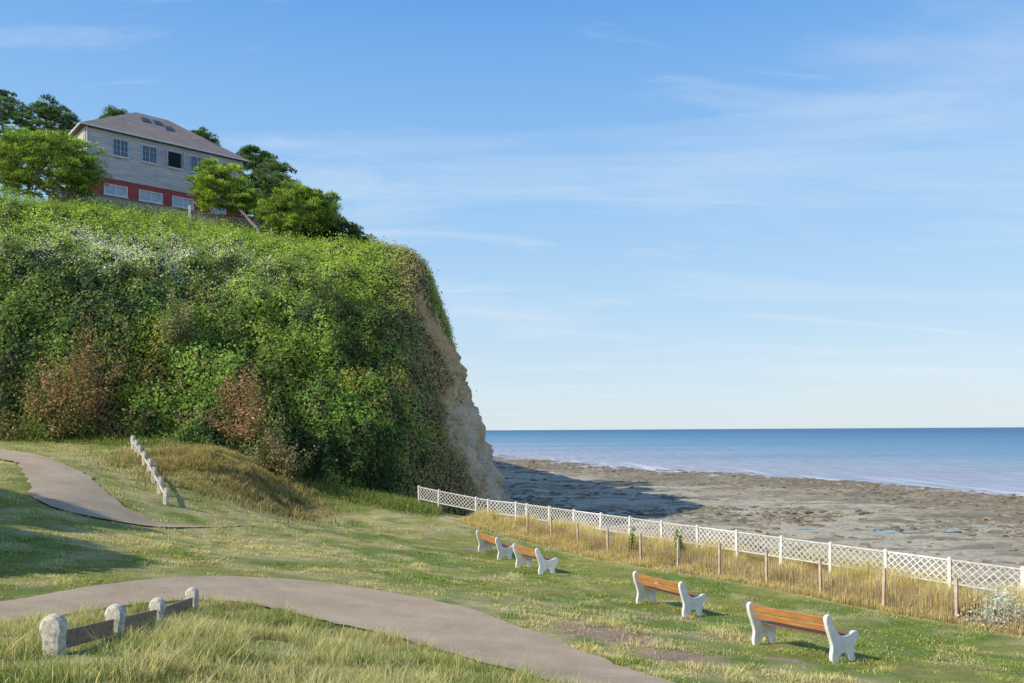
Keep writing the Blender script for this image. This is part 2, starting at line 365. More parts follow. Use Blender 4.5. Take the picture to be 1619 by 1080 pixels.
h=(.06+.26*rng.random(len(x)))*(.5+1.*sstep(.4,.6,fbm(xyz(x,y),3,66))); g=np.array([.18,.20,.06]);st=np.array([.58,.41,.19]); f=(rng.random(len(x))<.75)[:,None]*rng.uniform(.4,1,(len(x),1))
L.append(blades(x,y,h,.02+.02*rng.random(len(x)),.9,jit(g+(st-g)*f,.4),'',True))
n=45000; x=rng.uniform(-33,-4,n); y=rng.normal(44.6,1.2,n); ok=(y<47)&(seaw(x,y)<0); x=x[ok];y=y[ok]
g=np.array([.17,.25,.05]); h=(.12+.45*rng.random(len(x)))*sstep(42,45.2,y); f=(rng.random(len(x))<.28)[:,None]*rng.uniform(.4,1,(len(x),1))
L.append(blades(x,y,h+.04,.025+.02*rng.random(len(x)),.8,jit(g+(st-g)*f,.35),'',True))
V,F,C=joinm(L); mobj('dry_grass',poly_mesh('dry_grass',V,F,C),M_grass,kind='stuff',label='tall straw coloured dry grass along the fences and banks',category='grass')

# ------------------------------------------------------------------ cliff
KB=np.array([(-60,45,-.5),(-39.7,45,-.8),(-29,45,-1.2),(-25.5,45,-1.4),(-21.8,45,-1.6),(-18.2,44.8,-2),(-14.3,44.3,-3.2),(-11.9,44.5,-4.4),(-9.1,46.2,-5),(-6.2,48.2,-5.5),(-3.4,51,-8),(-1,55,-9),(.4,61,-9),(.6,68,-9),(-.8,80,-9),(-4,110,-9),(-12,170,-9),(-40,300,-9)],float)
KT=np.array([(-75,52,15.9),(-48.5,55,15.9),(-36.6,57,16.5),(-32.7,58,16.2),(-28.5,59,15.8),(-23.8,60,15.2),(-19.8,61,14.9),(-15.4,62,14.6),(-11.0,62,14.5),(-7.9,61.8,14.1),(-6.5,62.2,12.9),(-6.1,63.5,11.2),(-5.9,65.5,10.2),(-6.2,70,10.0),(-7.7,80,11.2),(-14,110,12),(-24,170,12),(-52,300,12)],float)
KI=KT.copy(); KI[:7]+=(-3,26,6.3); KI[7]+=(-2,24,3.1); KI[8]+=(-3,22,2.1); KI[9:]=[(-17,80,16.4),(-15,80,16.0),(-15,76,15.4),(-15,76,15.1),(-15,77,15),(-19,84,14.5),(-28,112,13.5),(-44,172,13),(-80,300,13)]
M=340; ks=np.linspace(0,17,4000)
def kin(K,k): return np.stack([np.interp(k,np.arange(18),K[:,i]) for i in range(3)],-1)
mid=(kin(KB,ks)+kin(KT,ks))/2; seg=np.linalg.norm(np.diff(mid,axis=0),axis=1)*np.where(ks[1:]>14,.12,np.where(ks[1:]<1,.3,1)); L_=np.r_[0,np.cumsum(seg)]
kk=np.interp(np.linspace(0,L_[-1],M),L_,ks)
def smoothc(A,w=5):
    ker=np.ones(w)/w; return np.stack([np.convolve(np.pad(A[:,i],w//2,mode='edge'),ker,'valid') for i in range(3)],-1)
B=smoothc(kin(KB,kk),9);T=smoothc(kin(KT,kk),5);I=smoothc(kin(KI,kk),9)
R=140; RP=44; t=np.linspace(0,1,R); q=np.linspace(0,1,RP+1)[1:]
bl=sstep(8,11,kk)[:,None]
hf=(1-bl)*(.40*t+.60*t**2.6)[None]+bl*t[None]
P=np.empty((M,R+RP,3))
P[:,:R,:2]=B[:,None,:2]+(T-B)[:,None,:2]*hf[...,None]; P[:,:R,2]=B[:,2:3]+(T-B)[:,2:3]*t[None]
zf=(1-bl)*(q**.95)[None]+bl*(q**.5)[None]
P[:,R:,:2]=T[:,None,:2]+(I-T)[:,None,:2]*q[None,:,None]; P[:,R:,2]=T[:,2:3]+(I-T)[:,2:3]*zf
for _ in range(3): P[:,R-6:R+4]=.25*P[:,R-7:R+3]+.5*P[:,R-6:R+4]+.25*P[:,R-5:R+5]
Ps=nrm(np.cross(np.gradient(P,axis=0),np.gradient(P,axis=1))); P0=P.copy()
tt=np.r_[t,np.full(RP,1.0)]; KK=np.repeat(kk[:,None],R+RP,1); TT=np.repeat(tt[None],M,0)
kbf=lambda T_: 11.5-1.8*np.clip(T_,0,.85)/.75
kb=kbf(TT)
fl=P.reshape(-1,3)
nb=(fbm(fl*.5,4,3)-.5).reshape(M,R+RP)
rock=sstep(-.2,.2,KK+nb*2.6-kb)*(1-sstep(.83,.89,TT+nb*.25))
rock=np.maximum(rock,sstep(13.4,13.6,KK)*(TT<.95))
vegm=(1-rock); narrow=1-.76*sstep(7.8,9.3,KK)
cand=np.argwhere((vegm>.6)&(KK>.6)&(KK<13.3)&(np.arange(R+RP)[None]<R+8)); sel=cand[rng.choice(len(cand),760,replace=False)]
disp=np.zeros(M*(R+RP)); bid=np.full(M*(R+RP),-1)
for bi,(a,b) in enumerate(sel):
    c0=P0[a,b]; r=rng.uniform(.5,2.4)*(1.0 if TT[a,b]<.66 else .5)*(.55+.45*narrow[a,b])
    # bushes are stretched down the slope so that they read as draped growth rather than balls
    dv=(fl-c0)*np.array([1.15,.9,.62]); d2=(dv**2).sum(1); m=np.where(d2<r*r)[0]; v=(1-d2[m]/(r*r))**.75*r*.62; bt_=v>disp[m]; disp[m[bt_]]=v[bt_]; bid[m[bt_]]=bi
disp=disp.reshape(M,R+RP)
fz=(fbm(fl*np.array([1.6,1.6,1.0]),4,13)-.5).reshape(M,R+RP)
big=(fbm(fl*.22,3,19)-.5).reshape(M,R+RP)
fadeP=np.r_[np.ones(R),1-sstep(.05,.4,q)][None]
rk=(fbm(fl*np.array([.7,.7,.6]),5,23)-.5).reshape(M,R+RP); rk2=np.abs(fbm(fl*np.array([1.3,1.3,.35]),4,29)-.5).reshape(M,R+RP)
topf=sstep(.70,.9,TT)
ledge=.9*np.exp(-((TT-.80)/.07)**2)*(1-sstep(8.5,9.5,KK))
D=(1-rock)*((disp*1.1*(1-.3*topf)-.35)+fz*1.5+big*2.0*(1-.6*topf)+ledge*(.4+nb*2))*fadeP*narrow+rock*(rk*2.2-rk2*2.0)
P=P0+Ps*D[...,None]
idx=np.arange(M*(R+RP)).reshape(M,-1); F=np.stack([idx[:-1,:-1],idx[1:,:-1],idx[1:,1:],idx[:-1,1:]],-1).reshape(-1,4)
me=poly_mesh('cliff',P.reshape(-1,3),F,smooth=True)
a=me.attributes.new('rock','FLOAT','POINT'); a.data.foreach_set('value',rock.ravel().astype(np.float32))
mobj('cliff',me,M_cliff,kind='structure',label='steep overgrown sea cliff with bare tan rock edge',category='cliff')
PN=nrm(np.cross(np.gradient(P,axis=0),np.gradient(P,axis=1)))
area=np.linalg.norm(np.cross(np.gradient(P,axis=0),np.gradient(P,axis=1)),axis=2)

def leaves(C,Nn,size,cols,asp=.55,w=1.0):
    n=len(C); r=nrm(rng.normal(size=(n,3))); nn=nrm(Nn*w+r); a=nrm(np.cross(nn,nrm(rng.normal(size=(n,3))))); b=np.cross(nn,a)
    s=size[:,None]; V=np.stack([C-a*s*.5,C+b*s*asp*.5,C+a*s*.5,C-b*s*asp*.5],1).reshape(-1,3)
    return V,np.arange(4*n).reshape(n,4),np.repeat(cols,4,0)
prob=(area*(1-rock)*(KK>.7)*(KK<13.9)*np.r_[np.ones(R),1-sstep(.25,.8,q)][None]*np.where(KK<2,.4,1)); 
prob+=area*rock*(KK<13.9)*(nb>.13)*.18
prob=prob.ravel()/prob.sum(); N=430000
ii=rng.choice(M*(R+RP),N,p=prob); pc=P.reshape(-1,3)[ii]+rng.normal(size=(N,3))*.17; pn=PN.reshape(-1,3)[ii]; tk=TT.ravel()[ii]; kc=KK.ravel()[ii]
nar=narrow.ravel()[ii]
pc=pc+pn*(rng.random((N,1))**2*.4*nar[:,None])
shoot=(vnoise(pc*2.2,91)>.72)*nar; pc=pc+pn*(shoot*rng.random(N)*.6)[:,None]+np.array([0,0,1.])*(shoot*rng.random(N)*.3)[:,None]
n1=fbm(pc*.35,4,51); n2=fbm(pc*1.1,3,52); n3=fbm(pc*.18,3,53); n5=fbm(pc*.55+9,4,57)
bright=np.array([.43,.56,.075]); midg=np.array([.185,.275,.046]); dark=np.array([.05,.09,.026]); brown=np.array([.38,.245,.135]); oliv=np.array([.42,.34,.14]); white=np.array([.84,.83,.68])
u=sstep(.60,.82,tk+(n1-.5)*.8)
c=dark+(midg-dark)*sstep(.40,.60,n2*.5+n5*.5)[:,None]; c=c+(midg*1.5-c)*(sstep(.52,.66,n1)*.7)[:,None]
nbu=len(sel); btone=rng.uniform(.55,1.45,nbu+1); bh=rng.random(nbu+1); btint=np.where((bh<.10)[:,None],np.array([[1.6,1.1,1.0]]),np.where((bh<.3)[:,None],np.array([[1.15,1.05,.9]]),np.where((bh>.8)[:,None],np.array([[.9,.95,1.1]]),np.array([[1.,1.,1.]])))); btone[-1]=.6  # last tone darkens leaves between bushes: occlusion shade put into their colour
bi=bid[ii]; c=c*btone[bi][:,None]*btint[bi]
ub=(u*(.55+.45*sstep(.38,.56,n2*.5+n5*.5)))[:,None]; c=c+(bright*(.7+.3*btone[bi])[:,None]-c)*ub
wx=np.exp(-((pc[:,0]+25)/8)**2)*np.exp(-((tk-.77)/.15)**2); wf=(rng.random(N)<wx*1.0*sstep(.42,.54,n2*.5+n1*.5))
c=np.where(wf[:,None],white,c)
br=sstep(.54,.63,n3*.5+n2*.5)*(1-u)*.75; c=c+(brown-c)*(br*(rng.random(N)<.6))[:,None]
ol=sstep(8.3,9.6,kc)*(1-sstep(.76,.86,tk))*.9; c=c+(oliv-c)*(ol*(rng.random(N)<.75)*sstep(.32,.5,n2))[:,None]
tb=sstep(9.8,10.8,kc)*sstep(.6,.75,tk)*.8; c=c+(oliv*1.1-c)*(tb*(rng.random(N)<.6))[:,None]
rim=np.exp(-((kc-kbf(tk))/.75)**2)*(kc<kbf(tk)+.4); c=c+(np.array([.54,.38,.20])-c)*(rim*(rng.random(N)<.85))[:,None]
tb=(tk>=1)*sstep(7.5,9,kc)*.7; c=c+(np.array([.50,.37,.2])-c)*(tb*(rng.random(N)<.4))[:,None]
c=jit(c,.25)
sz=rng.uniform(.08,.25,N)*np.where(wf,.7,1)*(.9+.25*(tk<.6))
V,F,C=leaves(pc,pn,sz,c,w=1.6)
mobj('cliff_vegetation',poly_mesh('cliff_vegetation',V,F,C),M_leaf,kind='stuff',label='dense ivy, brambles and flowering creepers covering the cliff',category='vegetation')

# ------------------------------------------------------------------ beach, sea
shy=np.array([-50,0,50,95,108,124,146,164,183,258,330,420]); shx=np.array([120,100,80,61,55,48,39.5,25,17,-6,-40,-90])
bx=np.concatenate([np.arange(-70,-10,1.5),np.arange(-10,75,.45),np.arange(75,150,1.5)]); by=np.concatenate([np.arange(-30,35,2.5),np.arange(35,130,.5),np.arange(130,420,1.6)])
GX,GY=np.meshgrid(bx,by,indexing='ij'); X=GX.ravel();Y=GY.ravel(); sd=(X-np.interp(Y,shy,shx))*.9
rf=fbm(xyz(X*.12,Y*.16),5,61); rg=fbm(xyz(X*.7,Y*.9),4,62)
Z=-8.05-np.where(sd>0,sd*.05,sd*.012)+(rf-.5)*.8*np.clip(.5+(-sd)/60,.5,1)+(rg-.5)*.28
Z=np.where(sd<-60,np.minimum(Z,-7.1),Z)
zone=(1-sstep(10,34,-sd+ (rf-.5)*40))
idx=np.arange(len(X)).reshape(GX.shape); F=np.stack([idx[:-1,:-1],idx[1:,:-1],idx[1:,1:],idx[:-1,1:]],-1).reshape(-1,4)
me=poly_mesh('beach',np.c_[X,Y,Z],F,smooth=True); a=me.color_attributes.new('zone','FLOAT_COLOR','POINT'); zc=np.repeat(zone[:,None],4,1).astype(np.float32); zc[:,3]=1; a.data.foreach_set('color',zc.ravel())
mobj('beach',me,M_beach,kind='structure',label='rocky brown foreshore exposed at low tide',category='beach')
me=poly_mesh('sea',[(-30000,-200,-8.05),(30000,-200,-8.05),(30000,40000,-8.05),(-30000,40000,-8.05)],[[0,1,2,3]])
mobj('sea',me,M_sea,kind='structure',label='calm blue green sea reaching the horizon',category='sea')
def pool(cx,cy,rx,ry):
    n=40; v=[]; 
    for i in range(n):
        a=i/n*6.283; r=1+.35*math.sin(3*a+cx)+.2*math.sin(7*a+cy); v.append((cx+rx*r*math.cos(a),cy+ry*r*math.sin(a)))
    m_=(np.abs(X-cx)<rx)&(np.abs(Y-cy)<ry+.3); z=float(np.median(Z[m_]))+.03
    v=[(cx,cy,z)]+[(a,b,z) for a,b in v]; f=[[0,i+1,(i+1)%n+1] for i in range(n)]
    mobj('tide_pool',poly_mesh('tide_pool',v,f),M_pool,kind='structure',label='shallow tide pool reflecting the sky',category='pool')
pool(27.5,58,1.5,.9); pool(31.8,58.5,1.0,.5); pool(36,62,.9,.5); pool(22,60,.8,.4)
t_=(1+5**.5)/2
ico=np.array([(-1,t_,0),(1,t_,0),(-1,-t_,0),(1,-t_,0),(0,-1,t_),(0,1,t_),(0,-1,-t_),(0,1,-t_),(t_,0,-1),(t_,0,1),(-t_,0,-1),(-t_,0,1)])/1.9
icf=np.array([(0,11,5),(0,5,1),(0,1,7),(0,7,10),(0,10,11),(1,5,9),(5,11,4),(11,10,2),(10,7,6),(7,1,8),(3,9,4),(3,4,2),(3,2,6),(3,6,8),(3,8,9),(4,9,5),(2,4,11),(6,2,10),(8,6,7),(9,8,1)])
n=18000; ry=np.exp(rng.uniform(np.log(42),np.log(200),n)); rx=rng.uniform(-.03,.72,n)*ry
cl=fbm(xyz(rx*.10,ry*.2),4,61); sdv=(rx-np.interp(ry,shy,shx))*.9; ok=(rng.random(n)<.06+.9*sstep(.49,.59,cl)+.5*sstep(-30,-8,sdv))&(sdv<4); rx=rx[ok];ry=ry[ok]; n=len(rx)
xi=np.clip(np.searchsorted(bx,rx),0,len(bx)-1); yi=np.clip(np.searchsorted(by,ry),0,len(by)-1); rz=Z.reshape(GX.shape)[xi,yi]
s=(.05+.19*rng.random(n)**2.5)*(1+ry/120); V=ico[None]*s[:,None,None]*rng.uniform(.6,1.4,(n,12,1))*np.array([1.4,1.1,.42]); V+=np.stack([rx,ry,rz],1)[:,None]
F=(np.arange(n)[:,None,None]*12+icf[None]).reshape(-1,3)
mobj('beach_rocks',poly_mesh('beach_rocks',V.reshape(-1,3),F),M_rock,kind='stuff',label='scattered dark weed covered rocks on the foreshore',category='rocks')

# ------------------------------------------------------------------ trees
_Qp=P[:,R-2:].reshape(-1,3)
def pl(x,y):
    j=np.argmin((_Qp[:,0]-x)**2+(_Qp[:,1]-y)**2); return float(_Qp[j,2])
def crown_mesh(cc,rad,ncl,per,rc,col,tipc,seed,needle=(.28,.075),gap=.35,droop=0.,low=-.45):
    r=np.random.default_rng(seed); d=nrm(r.normal(size=(ncl*3,3))); d[:,2]=np.where(d[:,2]<low,-d[:,2],d[:,2]); k=r.uniform(.25,1,ncl*3)**.5
    c=d*k[:,None]*np.array(rad); nz=fbm(c*.8+seed*3.1,3,seed); c=c*(.72+.6*nz[:,None]); c=c[nz>np.quantile(nz,gap)][:ncl]; c=c+np.array(cc)
    rr=rc*r.uniform(.5,1.4,len(c)); o=nrm(r.normal(size=(len(c),per,3))); o[...,2]=np.abs(o[...,2])*.95-.15
    kk_=r.uniform(.15,1,(len(c),per,1))**.5
    p=c[:,None]+o*kk_*rr[:,None,None]*np.array([1.1,1.1,.95])
    dirv=nrm(o+np.array([0,0,.35-droop])+r.normal(size=o.shape)*.35)
    ln=needle[0]*r.uniform(.6,1.3,(len(c),per,1)); side=nrm(np.cross(dirv,nrm(r.normal(size=o.shape))))*needle[1]*.5
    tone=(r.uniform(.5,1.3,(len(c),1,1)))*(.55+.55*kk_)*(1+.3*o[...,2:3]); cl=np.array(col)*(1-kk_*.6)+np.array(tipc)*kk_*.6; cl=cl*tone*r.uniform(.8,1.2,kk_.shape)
    V=np.stack([p-dirv*ln*.4,p+side,p+dirv*ln*.6,p-side],2).reshape(-1,3); C=np.repeat(cl.reshape(-1,3),4,0)
    return V,np.arange(len(V)).reshape(-1,4),C,c
def tree(base,crowns,stems,label,seed,name='pine_tree',group=None,trunkr=.22,nbr=22,cat='tree'):
    b=np.array(base,float); e=empty(name,base,label=label,category=cat)
    if group: e['group']=group
    Ls=[];cs=[]
    for i,k in enumerate(crowns):
        V,F,C,c=crown_mesh(seed=seed+i,**k); Ls.append((V-b,F,C)); cs.append(c)
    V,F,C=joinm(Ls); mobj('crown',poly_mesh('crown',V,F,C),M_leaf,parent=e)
    m=MB(); cs=np.concatenate(cs)-b; rr=random.Random(seed)
    tips=[]
    for st in stems:
        P_=[Vector(p)-Vector(base) for p in st]; Cc=catmull([tuple(p) for p in P_],5) if len(P_)>2 else np.array([tuple(P_[0].lerp(P_[-1],i/6)) for i in range(7)])
        n=len(Cc); Cc=Cc+np.c_[np.sin(np.arange(n)*1.3+seed)*.06,np.cos(np.arange(n)*1.7)*.06,np.zeros(n)]
        m.tube([tuple(p) for p in Cc],[trunkr*(1-.65*i/(n-1)) for i in range(n)],8); tips.append(Cc)
    for j in range(nbr):
        c=cs[rr.randrange(len(cs))]; al=np.concatenate(tips); al=al[len(al)//4:] if len(al)>8 else al
        s=al[np.argmin(((al-c)**2).sum(1)+np.array([rr.random()*4 for _ in al])+8*np.maximum(0,al[:,2]-c[2]))]
        md=(s+c)/2+np.array([rr.uniform(-.3,.3),rr.uniform(-.3,.3),-.15])
        m.tube([tuple(s),tuple(md),tuple(c)],[trunkr*.34,trunkr*.22,trunkr*.08],5)
    mobj('trunk',m.mesh('trunk',True),M_bark,parent=e)
    return e
pg=(.13,.20,.04); pt=(.39,.52,.08); dg=(.06,.10,.04); dt=(.18,.27,.075)
z=pl(-36.6,66)-.3
tree((-36.6,66,z),[dict(cc=(-38.5,66,z+3.5),rad=(4.5,3.4,2.9),ncl=380,per=105,rc=.58,col=pg,tipc=pt,gap=.12,low=-.8)],
 [[(-36.6,66,z),(-36.9,66,z+1.3),(-38,66,z+2.6),(-39.6,66,z+3.6)],[(-36.7,66.1,z),(-36.4,66,z+1.5),(-36.2,65.8,z+3.2)],[(-36.8,66,z+.4),(-38.2,65.6,z+1.5),(-40.6,65.5,z+3.0)]],'broad rounded green pine with several bare stems on the cliff top',11,nbr=60)
z=pl(-20.4,66)-.3
tree((-20.4,66.5,z),[dict(cc=(-24.7,68,20.7),rad=(2.4,2.0,2.4),ncl=190,per=105,rc=.48,col=pg,tipc=(.45,.60,.07),gap=.12,low=-.8),dict(cc=(-22.4,67.5,19.2),rad=(1.8,1.2,1.1),ncl=44,per=90,rc=.4,col=pg,tipc=pt,gap=.3)],
 [[(-20.4,66.5,z),(-21.3,66.7,z+1.6),(-22.6,67,z+3.0),(-24.2,67.8,20.4)]],'wind bent pine with a bright green crown and leaning trunk',21,nbr=26,trunkr=.2)
z=pl(-18.5,66)-.3
tree((-19.6,66,z),[dict(cc=(-18.0,67,18.3),rad=(3.3,2.5,2.3),ncl=280,per=105,rc=.5,col=pg,tipc=pt,gap=.12,low=-.8)],
 [[(-19.6,66,z),(-19.0,66.4,z+.9),(-17.4,67,z+2.0)],[(-19.6,66,z),(-19.8,66.2,z+1.6),(-19.2,66.5,z+2.6)]],'low spreading green pine at the edge of the cliff',31,nbr=24,trunkr=.17)
for i,(x,y,zt,rx,rz,lab) in enumerate([(-56,88,36.0,3.8,5.0,'dark conifer behind the house'),(-51.0,88,35.2,3.0,3.8,'dark conifer beside the house'),(-28.9,90,30.4,3.0,3.8,'tall dark pine behind the house'),
    (-25.6,86,27.2,3.2,4.0,'dark green pine beyond the house'),(-20.6,78,22.2,3.2,3.0,'dark green pine on the cliff top'),(-23.4,80,24.2,2.8,3.4,'dark pine standing near the house'),(-15.9,71,18.3,2.7,2.6,'dark wind pruned pine at the end of the cliff top'),
    (-13.9,70,16.9,1.9,1.7,'low dark shrubby pine near the cliff edge'),(-45.6,92,36.6,1.6,1.7,'dark treetop rising over the roof'),(-35.8,92,34.0,1.6,1.7,'dark treetop rising over the hip of the roof'),(-60,84,31,3.5,4,'dark conifer on the plateau')]):
    zb=min(pl(x,min(y,80)),zt-rz*1.5)-.3
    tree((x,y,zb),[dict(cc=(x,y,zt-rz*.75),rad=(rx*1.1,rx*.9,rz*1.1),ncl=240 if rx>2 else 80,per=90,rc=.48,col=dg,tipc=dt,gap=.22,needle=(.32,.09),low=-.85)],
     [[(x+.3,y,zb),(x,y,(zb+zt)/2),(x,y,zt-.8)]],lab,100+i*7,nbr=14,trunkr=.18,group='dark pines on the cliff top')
for (x,y,zc,r,hh,sd_) in ((-25.4,17.4,4.7,3.4,3.3,301),(-19.7,13.4,3.6,2.6,2.5,333)):
    z=h1(x,y)
    tree((x,y,z-.2),[dict(cc=(x,y,z+zc),rad=(r,r,hh),ncl=260,per=90,rc=.85,col=dg,tipc=dt,gap=.02,needle=(.4,.25))],[[(x,y,z-.2),(x+.2,y+.1,z+zc*.5),(x,y,z+zc*1.15)]],'dense broad tree beside the lawn',sd_,name='broadleaf_tree',nbr=20)

# ------------------------------------------------------------------ shrubs
def shrub(x,y,z,r,hh,col,tipc,label,seed,nl=2600,name='shrub',twig=26,size=(.07,.16),green=.0):
    e=empty(name,(x,y,z),label=label,category='shrub'); rr=np.random.default_rng(seed); m=MB(); L=[]
    lob=rr.uniform(0,6.283,5); lr=rr.uniform(.6,1.35,5); lz=rr.uniform(.6,1.1,5)
    for i in range(twig):
        j=rr.integers(0,5); a=lob[j]+rr.normal()*.45; o=rr.uniform(.15,1.1)*r*lr[j]; zz=hh*rr.uniform(.35,1.05)*lz[j]*(1.08-.3*o/r)
        p=[(0,0,0),(math.cos(a)*o*.6,math.sin(a)*o*.6,zz*.5),(math.cos(a)*o,math.sin(a)*o,zz)]
        m.tube(p,[.035,.02,.006],4); L.append(p)
    mobj('trunk',m.mesh('stems'),M_bark,parent=e)
    k=rr.integers(0,twig,nl); t=rr.uniform(.2,1.15,nl); A=np.array(L); c=np.where(t[:,None]<.5,A[k,0]+(A[k,1]-A[k,0])*(t[:,None]*2),A[k,1]+(A[k,2]-A[k,1])*(t[:,None]*2-1)); c=c+rr.normal(size=c.shape)*np.array([.15,.15,.13])*(r**.5)
    c[:,2]=np.abs(c[:,2]); tone=rr.random((nl,1))*(rr.random(twig)[k][:,None]*.8+.2); cl=np.array(col)+(np.array(tipc)-np.array(col))*tone
    gm=(rr.random(twig)<green)[k]; cl=np.where(gm[:,None],np.array([.18,.28,.05])*(.6+.8*tone),cl)
    V,F,C=leaves(c,np.tile([0,-.3,.6],(nl,1)),rr.uniform(size[0],size[1],nl),jit(cl,.3)); mobj('crown',poly_mesh('leaves',V,F,C),M_leaf,parent=e)
    return e
def cs(k,t_):
    i=np.argmin(abs(kk-k)); j=int(t_*(R-1)); return P[i,j]
bc=(.30,.175,.085);bt=(.74,.42,.23)
for i,(k,t_,r,h_,lab,c1,c2) in enumerate([(3.55,.12,2.3,5.4,'tall dry brown shrub on the lower cliff',bc,bt),(3.0,.06,2.0,3.6,'half withered brown and green bush',(.16,.19,.055),bt),(5.95,.16,1.9,5.2,'slim dry brown bush at the foot of the cliff',bc,bt),
    (6.6,.08,1.8,3.4,'dry bush with grey brown seed heads',(.22,.18,.08),(.66,.49,.32)),(2.2,.03,1.7,1.9,'dry brown brambles at the foot of the cliff',bc,(.50,.39,.22)),(4.9,.42,1.2,3.0,'thin pale dry bush halfway up the cliff',(.24,.25,.09),(.5,.44,.26)),(7.9,.04,1.6,1.9,'bright green bush at the foot of the cliff',(.14,.24,.04),(.31,.46,.065)),(5.0,.03,1.9,2.2,'leafy green bush at the foot of the cliff',(.12,.22,.04),(.28,.42,.065)),(8.9,.05,1.5,1.6,'green bramble bush near the fence',(.12,.2,.04),(.27,.37,.07))]):
    p=cs(k,t_); shrub(p[0],p[1]-.4,p[2]-.6,r,h_,c1,c2,lab,500+i,nl=9000 if h_>3 else 5000,twig=90,size=(.07,.2),green=.25 if c2[0]>c2[1] else .0)
shrub(12.55,21.0,h1(12.55,21.0),.85,.85,(.60,.61,.50),(.82,.81,.72),'low silvery grey seaside shrub beside the fence',601,6500,size=(.03,.085),twig=60)
for i,(x,y,r,h_,c1,c2,lab) in enumerate([(5.35,43.2,.6,.9,bc,bt,'small brown thistle like bush behind the fence'),(2.1,42.8,.25,1.5,(.10,.09,.05),(.16,.14,.08),'dark dry flower stalk behind the fence'),(6.4,30.7,.18,1.35,(.09,.17,.03),(.2,.3,.05),'tall green weed growing between the fences'),(5.0,33.4,.16,1.2,(.09,.17,.03),(.2,.3,.05),'green weed growing through the fence')]):
    zz=h1(x,y); zz=max(zz,-6.4) if i<2 else zz
    shrub(x,y,zz,r,h_ if i>1 else h_+.6,c1,c2,lab,620+i,900,name='wild_plant',twig=8,size=(.05,.12))

# ------------------------------------------------------------------ benches
def rect_slats(name,items,L):
    m=MB()
    for (y,z,w,t,ang) in items:
        m.box((0,y,z),(L,w,t),Matrix.Rotation(ang,3,'X'))
    return m.mesh(name)
prof=catmull([(-.22,0),(-.08,0),(-.03,.10),(.09,.17),(.20,.13),(.27,0),(.42,0),(.41,.16),(.46,.30),(.56,.41),(.57,.51),(.47,.55),(.30,.50),(.12,.49),(-.02,.57),(-.11,.73),(-.17,.88),(-.25,.94),(-.33,.88),(-.31,.70),(-.24,.50),(-.19,.32),(-.23,.15),(-.22,0)],4)[:-1]
m=MB(); m.prism([tuple(p) for p in prof],lambda a,b,e:(e,a,b),.08); me_end=m.mesh('bench_end')
me_seat=rect_slats('seat',[(.04,.46,.10,.035,0),(.165,.445,.10,.035,-.05),(.29,.45,.10,.035,.03),(.41,.465,.10,.035,.1)],1.92)
me_back=rect_slats('backrest',[(-.135,.62,.035,.13,.30),(-.205,.79,.035,.13,.32)],1.92)
BEN=[(5.75,16.1,-60.5),(4.15,21.7,-62),(.72,29.2,-66),(-.85,33.5,-64)]
labs=['orange slatted bench with curved white concrete ends on the lawn']*2+['orange slatted bench with white concrete ends standing near the fence']*2
for i,(x,y,a) in enumerate(BEN):
    an=math.radians(a); ex=Vector((math.cos(an),math.sin(an))); zl=h1(x-ex.x,y-ex.y); zr=h1(x+ex.x,y+ex.y)
    e=empty('bench',(x,y,(zl+zr)/2),label=labs[i],category='bench',group='benches facing the sea'); e.rotation_euler=(0,-math.atan2(zr-zl,2.0),an)
    if i==0:
        parts=[mobj('seat',me_seat,M_slat_shade,e,bevel=.006),mobj('backrest',me_back,M_slat,e,bevel=.006),mobj('leg',me_end,M_white,e,(-.98,0,-.02),bevel=.015),mobj('leg',me_end,M_white,e,(.98,0,-.02),bevel=.015)]
    else:
        for p in parts:
            o=p.copy(); COL.objects.link(o); o.parent=e
# ------------------------------------------------------------------ post and rail fences
def postmesh(hw,head,th,top):
    prof2=[(-hw,-.4),(hw,-.4),(hw,top-head-.10),(head,top-head-.02)]+[(head*math.cos(a),top-head+head*math.sin(a)) for a in np.linspace(0,math.pi,11)]+[(-head,top-head-.02),(-hw,top-head-.10)]
    m=MB(); m.prism(prof2,lambda a,b,e:(a,e,b),th); return m.mesh('post')
def rail_fence(pts,label,me_post,rz_,rw,rh,mat_r,bev=.025,dx=.10,lin=False):
    b=pts[0]; e=empty('post_and_rail_fence',(b[0],b[1],h1(*b)),label=label,category='fence'); z0=h1(*b)
    zs=[h1(*p) for p in pts]
    if lin:
        cf=np.polyfit(range(len(zs)),zs,2); zs=[float(np.polyval(cf,i)) for i in range(len(zs))]
    for i,(x,y) in enumerate(pts):
        o=mobj('post',me_post,M_moss,e,(x-b[0],y-b[1],zs[i]-z0),0,bevel=bev); o.rotation_euler=(random.uniform(-.05,.05),random.uniform(-.07,.07),random.uniform(-.15,.15)-.25)
    for i in range(len(pts)-1):
        a=pts[i];c=pts[i+1]; m=MB(); A=Vector((a[0]-b[0],a[1]-b[1],zs[i]-z0));C=Vector((c[0]-b[0],c[1]-b[1],zs[i+1]-z0)); d=(C-A).normalized()*dx
        m.beam(A+d+Vector((0,0,rz_)),C-d+Vector((0,0,rz_)),rw,rh); mobj('rail',m.mesh('rail'),mat_r,e,bevel=.008)
rail_fence(FP,'low fence of round headed lichen covered posts with weathered boards',postmesh(.105,.135,.14,.40),.12,.045,.19,M_wood,.055,.12)
rail_fence([(-13.05-6.6*i/7,30+11.3*i/7) for i in range(8)],'row of squat pale concrete posts with a low rail',postmesh(.09,.10,.17,.66),.30,.05,.08,M_whitew,lin=True)

